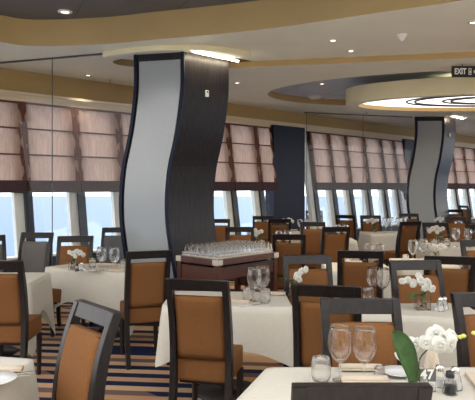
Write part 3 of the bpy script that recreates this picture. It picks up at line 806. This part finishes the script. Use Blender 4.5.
# --- chairs (px span of the top rail, its row, facing)
chair_px(288, 435, 385, 0, 'nearest dark wood chair back at the bottom edge')
chair_px(317, 402, 299, 180, 'caramel chair facing us across the 47 table, behind wine glasses')
chair(1.50, 3.48, 176, 'caramel chair facing us at right edge across the 47 table')
chair(-.748, 3.10, 229, 'caramel chair turned sideways with glossy dark frame, bottom left')
chair(-.28, 3.95, 13, 'large caramel chair seen from behind, left of centre foreground')
chair(.567, 3.72, 14, 'caramel chair seen from behind at centre, left of the wine glasses chair')
chair(-.87, 5.71, -20, 'brown chair seen from behind under the near wavy column')
chair(-2.06, 4.95, 0, 'brown chair cut off by the left edge')
chair(.64, 5.36, 178, 'caramel chair facing us beside the trolley, orchid before it')
chair(1.52, 4.98, 176, 'caramel chair facing us behind the square orchid vase')
chair(1.93, 5.27, 12, 'dark brown chair seen from behind at right, above the vase chair')
chair(1.21, 5.71, 8, 'tan chair in the middle with pale bluish top rail')
chair(1.54, 9.05, -6, 'tall dark brown chair at the centre right, seen from behind')
chair_px(273, 305, 234.4, 2, 'dark brown chair behind the trolley end')
chair_px(268, 291, 219, 3, 'small brown chair before the dark pier')
chair_px(300, 325, 222, 180, 'far caramel chair with orchid before it, right of the dark pier')
chair_px(224, 255, 227, 180, 'caramel chair just behind the trolley glasses')
chair_px(252, 274, 216, 180, 'far chair against the windows left of the dark pier')
chair_px(210, 227, 219, 180, 'far chair half hidden behind the near wavy column')
chair_px(335, 355.5, 215, 28, 'far brown chair turned right before the middle windows')
chair_px(360.5, 380, 215.4, 180, 'far caramel chair behind the orchid at the right hand windows')
chair_px(400, 417, 213.5, 180, 'far caramel chair at the foot of the far column, left side')
chair_px(399, 423, 221.5, -22, 'brown chair left of the far column table, seat showing')
chair_px(423.5, 446.5, 222.6, 180, 'caramel chair behind the orchid before the far column')
chair_px(444, 466, 217, 180, 'caramel chair right of the far column with broad back')
chair_px(447, 461, 209.5, 180, 'smallest farthest caramel chair right of the far column')
chair_px(459, 467, 205.5, 75, 'farthest chair seen edge on at right')
chair_px(468, 496, 224.5, 180, 'caramel chair cut off by right edge behind the wine glasses')
chair(2.86, 6.87, 180, 'caramel chair with bluish rail at the right edge')
chair_px(302, 326, 210.5, 180, 'distant chair at the foot of the middle windows')
chair(-2.07, 7.42, 174, 'caramel chair at the left window table behind its orchid')
chair_px(22.7, 52.8, 232.4, 184, 'chair greyed by painted reflection before the left window', fab='glare_fabric')
chair(-1.86, 8.95, 180, 'chair greyed by painted reflection behind the glass, left of near column', fab='glare_fabric')
chair(-3.25, 7.52, 150, 'dark chair sliver at the extreme left edge', fab='glare_fabric')

# --- trolley
TD = Vector((.68, .733)); TP = Vector((-.733, .68))           # long axis, short axis
n0 = Vector((-.215, 6.27)); TL, TWD = 1.04, .67; tc_ = n0 + TD*TL/2 + TP*TWD/2
tro = thing('glass_trolley', 'mahogany service trolley loaded with small glasses', 'trolley', (tc_.x, tc_.y, 0), math.atan2(TD.y, TD.x))
TH = .90
obj('top_board', bx((0, 0, TH-.035), (TL, TWD, .07)), 'mahogany', tro, bevel=.006)
for a in (-1, 1):
    for b in (-1, 1):
        obj('leg', bx((a*(TL/2-.035), b*(TWD/2-.035), (TH-.07+.08)/2), (.06, .06, TH-.15)), 'mahogany', tro, bevel=.004)
        m = B(); box(m, (a*(TL/2-.035), b*(TWD/2-.035), TH-.035), (.085, .085, .062)); o = obj('corner_bracket', m, 'nickel', tro, bevel=.004); o['label'] = 'nickel corner bracket'
        m = B(); tube(m, [(a*(TL/2-.035)-.012, b*(TWD/2-.035), .04), (a*(TL/2-.035)+.012, b*(TWD/2-.035), .04)], .04, 16); obj('caster', m, 'black', tro)
for a in (-1, 1): obj('end_panel', bx((a*(TL/2-.03), 0, .62), (.02, TWD-.12, .36)), 'mahogany', tro)
obj('side_apron', bx((0, -TWD/2+.03, .735), (TL-.12, .02, .13)), 'mahogany', tro)
obj('side_apron', bx((0, TWD/2-.03, .735), (TL-.12, .02, .13)), 'mahogany', tro)
obj('drawer_slot', bx((.02, -TWD/2+.018, .80), (TL-.2, .006, .022)), 'black', tro)
obj('lower_shelf', bx((0, 0, .25), (TL-.1, TWD-.1, .03)), 'mahogany', tro)
tray = thing('glass_rack_tray', 'long silver railed tray on top of the trolley', 'tray', (tc_.x, tc_.y, TH), math.atan2(TD.y, TD.x))
obj('tray_base', bx((0, 0, .006), (TL-.10, TWD-.08, .010)), 'nickel', tray)
for (cx_, cy_, lx, ly) in ((0, -TWD/2+.045, TL-.10, .008), (0, TWD/2-.045, TL-.10, .008), (-TL/2+.055, 0, .008, TWD-.08), (TL/2-.055, 0, .008, TWD-.08)):
    obj('rail', bx((cx_, cy_, .030), (lx, ly, .022)), 'steel', tray, bevel=.002)
JM = mesh_of(lathe([(.026, .001), (.028, .004), (.027, .03), (.022, .055), (.016, .07), (.008, .078), (0, .08)], 10), 'upturned_glass', 'crystal', True)
nr, ncn = 6, 13
for r_ in range(nr):
    for c_ in range(ncn):
        lx = -TL/2+.085 + (TL-.17)*c_/(ncn-1); ly = -TWD/2+.085 + (TWD-.17)*r_/(nr-1)
        o = bpy.data.objects.new('upturned_glass', JM); C.objects.link(o)
        w = tc_ + TD*lx + TP*ly; o.location = (w.x, w.y, TH+.011); o.rotation_euler = (0, 0, random.random()); o.scale = (1.12, 1.12, 1.5)
        tag(o, 'upturned glass on the trolley, %s row from the front, %s along it' % (ordinal(r_+1), ordinal(c_+1) if c_ < 12 else 'last'), 'glass', 'small upturned glasses on the trolley')

# --- things on the 47 table
def on(px, py): return at(px, py, ON)
x, y = on(340, 380); wine_glass(x, y, 'left wine glass of the pair on the 47 table', 1.0)
x, y = on(364.5, 381); wine_glass(x, y, 'right wine glass of the pair on the 47 table', 1.0)
x, y = on(321, 383); tumbler(x, y, 'water tumbler left of the wine glasses on the 47 table', 1.1)
x, y = on(379.5, 381); tumbler(x, y, 'small tumbler right of the wine glasses on the 47 table', .62)
napkin_roll(.62, 2.925, .0, 'rolled napkin behind the wine glasses, farther of two', .21, .055, .034)
napkin_roll(.60, 2.75, .0, 'rolled napkin behind the wine glasses, nearer of two', .22, .055, .034)
x, y = on(400, 377); pl = plate_(x, y+.03, .085, 'white saucer beside the orchid leaf on the 47 table')
ox, oy = .775, 2.50
def rel(px, py, Y=None):
    Y = Y or oy; return ((px-237.5)/F*Y-ox, Y-oy, H-(py-HZ)/F*Y-ON)
ocm = orchid(ox, oy, 'white orchid with one big green leaf on the 47 table',
    [(0, 0, .01), (.01, 0, .07), rel(419, 362), rel(426, 351), rel(436, 345, 2.46), rel(450, 341, 2.44), rel(463, 337, 2.42), rel(474, 334, 2.40), rel(484, 331, 2.39)],
    [(rel(427, 343, 2.43), (-.7, -1, .1), 1.1), (rel(436, 334, 2.46), (-.2, -1, .6), 1.25), (rel(450, 344, 2.41), (.35, -1, -.2), 1.2), (rel(440, 345, 2.40), (-.1, -1, -.1), 1.1), (rel(452, 336, 2.44), (.6, -1, .4), 1.0), (rel(414, 344, 2.52), (.2, -1, 0), 1.1), (rel(402, 354, 2.52), (-.6, -1, 0), 1.0)],
    [([rel(411, 390, 2.49), rel(411, 374, 2.47), rel(407, 356, 2.44), rel(400, 342, 2.41), rel(392, 331, 2.38)], .043, (0, -1, .3)), ([rel(413, 388, 2.5), rel(416, 376, 2.53), rel(417, 366, 2.55)], .018, (0, -1, .2))],
    vase=(.075, .10), buds=[rel(460, 337, 2.42), rel(463.5, 336, 2.41), rel(474, 333, 2.4)])
# leaf faces the room
nx_, ny_ = .87, 2.68
sg = thing('table_number_sign', 'dark grey number sign reading 47', 'sign', ((425-237.5)/F*2.62, 2.62, ON))
zc = H-(375-HZ)/F*2.62-ON
obj('card', bx((0, 0, zc), (.098, .006, .056)), 'sign_grey', sg)
obj('foot', bx((0, .01, max(.004, (zc-.028)/2)), (.098, .03, max(.008, zc-.028))), 'crystal', sg)
b_ = text_bm('47', .060, .001, .0015); b_.transform(Matrix.Translation((.008, -.0045, zc+.002))); obj('numerals', b_, 'sign_white', sg)
x, y = on(450, 394); shaker(x, y, 'crystal shaker with black base on the 47 table', 1.3, 'black')
shaker(x+.045, y+.06, 'clear crystal shaker behind the black based one, 47 table', 1.3)
shaker(x-.012, y+.10, 'clear crystal shaker left behind the black based one, 47 table', 1.25)
# standing cone napkin
cn = thing('standing_napkin', 'cream napkin folded into a standing cone on the 47 table', 'napkin', ((432-237.5)/F*2.86, 2.86, ON))
obj('cone', lathe([(.045, .001), (.042, .03), (.028, .10), (.012, .175), (.004, .20), (0, .202)], 14), 'napkin', cn, smooth=False)
m = B(); tube(m, [(-.02, -.04, .005), (-.012, -.028, .10), (-.002, -.008, .19)], [.008, .008, .004], 6); obj('pleat', m, 'napkin', cn, smooth=True)
napkin_flat(1.20, 2.66, R(-8), 'folded white linen at the right end of the 47 table', .22, .36)

# --- trolley front table
x, y = on(254.5, 301); wine_glass(x, y, 'left wine glass on the table in front of the trolley', 1.05)
x, y = on(263, 299); wine_glass(x, y, 'right wine glass on the table in front of the trolley', 1.05)
x, y = on(253, 303.0); tumbler(x-.04, y+.05, 'left tumbler on the table in front of the trolley', 1.0)
x, y = on(264.5, 303.5); tumbler(x+.005, y, 'right tumbler on the table in front of the trolley', 1.05)
x, y = on(241, 300); napkin_flat(x-.03, y-.02, R(-18), 'flat napkin left of the glasses, table in front of trolley', .26, .18)
x, y = on(251, 305.5); knife(x, y, R(30), ON, 'steel knife beside the tumblers, table in front of trolley')
x, y = on(275, 295); napkin_roll(x, y, R(-4), 'rolled napkin right of the glasses, table in front of trolley', .18)
x, y = on(291, 296.5)
orchid(x, y, 'white orchid in a slim vase on table in front of trolley', [(0, 0, .02), (0, 0, .1), (.02, 0, .16), (.06, 0, .2), (.11, -.01, .23)],
   [((.055, -.02, .185), (-.2, -1, .2), .95), ((.09, -.02, .215), (.2, -1, .3), 1.0), ((.12, -.03, .23), (.3, -1, .1), .9), ((.07, -.03, .145), (0, -1, -.2), .8), ((.04, -.03, .165), (-.5, -1, 0), .8)],
   [([(0, 0, .1), (-.02, -.02, .14), (-.06, -.03, .15), (-.10, -.04, .16)], .022), ([(0, 0, .1), (.02, -.02, .13), (.03, -.04, .12)], .02)], vase=(.036, .135), round_=True)

# --- table behind the 47 table
x, y = on(373.5, 298); wine_glass(x, y, 'left wine glass on the table behind the 47 table', 1.0)
x, y = on(383, 299); wine_glass(x, y, 'right wine glass on the table behind the 47 table', 1.0)
x, y = on(370, 300); tumbler(x-.02, y, 'tumbler left of the wine glasses behind the 47 table', .95)
x, y = on(402, 300.5); napkin_roll(x-.02, y, R(-6), 'rolled napkin left of the square vase', .2)
x, y = on(423, 310)
orchid(x, y+.03, 'white orchid in a square glass vase behind the 47 table', [(0, 0, .02), (.01, 0, .12), (-.02, 0, .2), (-.10, -.02, .22), (-.17, -.03, .22)],
   [((-.155, -.03, .215), (-.5, -1, .2), .85), ((-.115, -.03, .225), (-.2, -1, .2), .9), ((-.07, -.03, .20), (-.1, -1, .2), 1.0), ((-.02, -.04, .225), (.1, -1, .3), 1.1), ((.03, -.04, .21), (.2, -1, 0), 1.1), ((.065, -.05, .165), (.5, -1, 0), 1.0), ((.01, -.05, .17), (0, -1, -.1), .95), ((-.035, -.03, .26), (0, -1, .5), .8)],
   [([(0, 0, .09), (-.02, -.03, .12), (-.07, -.05, .11), (-.11, -.06, .075)], .032), ([(.01, 0, .04), (.015, -.01, .1), (.03, -.04, .15)], .026)], vase=(.105, .115))
x, y = on(440, 311); shaker(x, y, 'crystal shaker right of the square vase', 1.3)
shaker(x+.05, y+.05, 'second crystal shaker right of the square vase, behind the first', 1.2)
x, y = on(430, 319); 

# --- left window table
small = small_orchid
x, y = on(73, 271); small(x-.03, y+.08, 'white orchid on the table left of the near column', 1, 1.0)
x, y = on(101.5, 270); wine_glass(x, y, 'left wine glass on the table left of the near column', 1.0)
x, y = on(114.5, 271); wine_glass(x, y, 'right wine glass on the table left of the near column', 1.0)
x, y = on(92.5, 268); tumbler(x, y, 'tumbler left of the wine glasses, table left of near column', 1.0)
x, y = on(122, 270); tumbler(x, y+.1, 'tumbler at the right end of the table left of near column', .9)
x, y = on(82, 271); shaker(x, y, 'crystal shaker beside the orchid, table left of near column', 1.2)
x, y = on(77, 271.5); shaker(x, y, 'black capped crystal shaker beside the orchid, table left of near column', 1.1, 'black')
x, y = on(92, 272); plate_(x, y, .07, 'small white plate on the table left of the near column')
x, y = on(107, 266); napkin_roll(x, y, R(-8), 'rolled napkin behind glasses, table left of near column', .22)
x, y = on(117, 272); napkin_flat(x, y+.08, R(-20), 'flat napkin before glasses, table left of near column', .2, .12)

# --- bottom left table
x, y = on(3, 383); plate_(x-.05, y, .11, 'white plate on the bottom left corner table')
x, y = on(8, 371.5); napkin_roll(x-.03, y, R(6), 'rolled napkin behind the plate, bottom left table', .2, .055, .028)
x, y = on(15, 375); knife(x-.03, y, R(24), ON, 'steel knife beside the napkin, bottom left table')
x, y = on(11, 377.5); knife(x-.03, y, R(20), ON, 'steel fork lying next to the knife, bottom left table', 'table_fork')

# --- far tables
def setting(cx, cy, where, orchid_lean=None, n=2, ok=1.0):
    for q in range(n): wine_glass(cx+.18+.13*q, cy-.05+.03*q, '%s wine glass %s' % (('left', 'right', 'third', 'fourth')[q] if n > 1 else 'single', where))
    tumbler(cx-.08, cy-.15, 'tumbler %s' % where)
    napkin_roll(cx+.05, cy+.2, 0, 'rolled napkin %s' % where)
    if orchid_lean is not None: small(cx-.12, cy+.02, 'white orchid %s' % where, orchid_lean, ok)
setting(1.35, 6.8, 'on the table beyond the tan middle chair', None)
x, y = on(413, 262); wine_glass(x, y, 'left wine glass on the table right of centre', 1.05)
x, y = on(423, 260.5); wine_glass(x, y, 'right wine glass on the table right of centre', 1.05)
x, y = on(407, 264); tumbler(x, y+.05, 'tumbler on the table right of centre', .95)
small(2.46, 7.2, 'white orchid on the table right of centre', 1, .95)
x, y = on(456, 246.5); wine_glass(x, y, 'left wine glass before the far column table', 1.1)
x, y = on(468, 247); wine_glass(x, y, 'right wine glass before the far column table', 1.1)
x, y = on(434, 247); tumbler(x, y, 'left tumbler before the far column', 1.1)
x, y = on(447, 246.5); tumbler(x, y, 'right tumbler before the far column', 1.1)
x, y = on(440, 245.5); small(x, y, 'white orchid on the table before the far column', -1, 1.35)
setting(1.6, 10.3, 'on the table beyond the tall dark brown chair', 1, 2)
x, y = on(366, 235); small(2.78, 11.75, 'white orchid on the corner table by the right hand windows', -1, 1.2)
for q, p in enumerate((383, 390, 396, 402)):
    xx = (p-237.5)/F*11.8; wine_glass(min(xx, 3.36), 11.6+.12*(q % 2), '%s wine glass from the left by the right hand windows' % ordinal(q+1), 1.15)
setting(.45, 8.85, 'on the table behind the trolley', -1, 2, 1.2)
setting(1.1, 11.9, 'on the table before the dark pier', 1, 2, 1.2)
setting(4.45, 12.25, 'on the table beside the far column', -1, 2, 1.2)
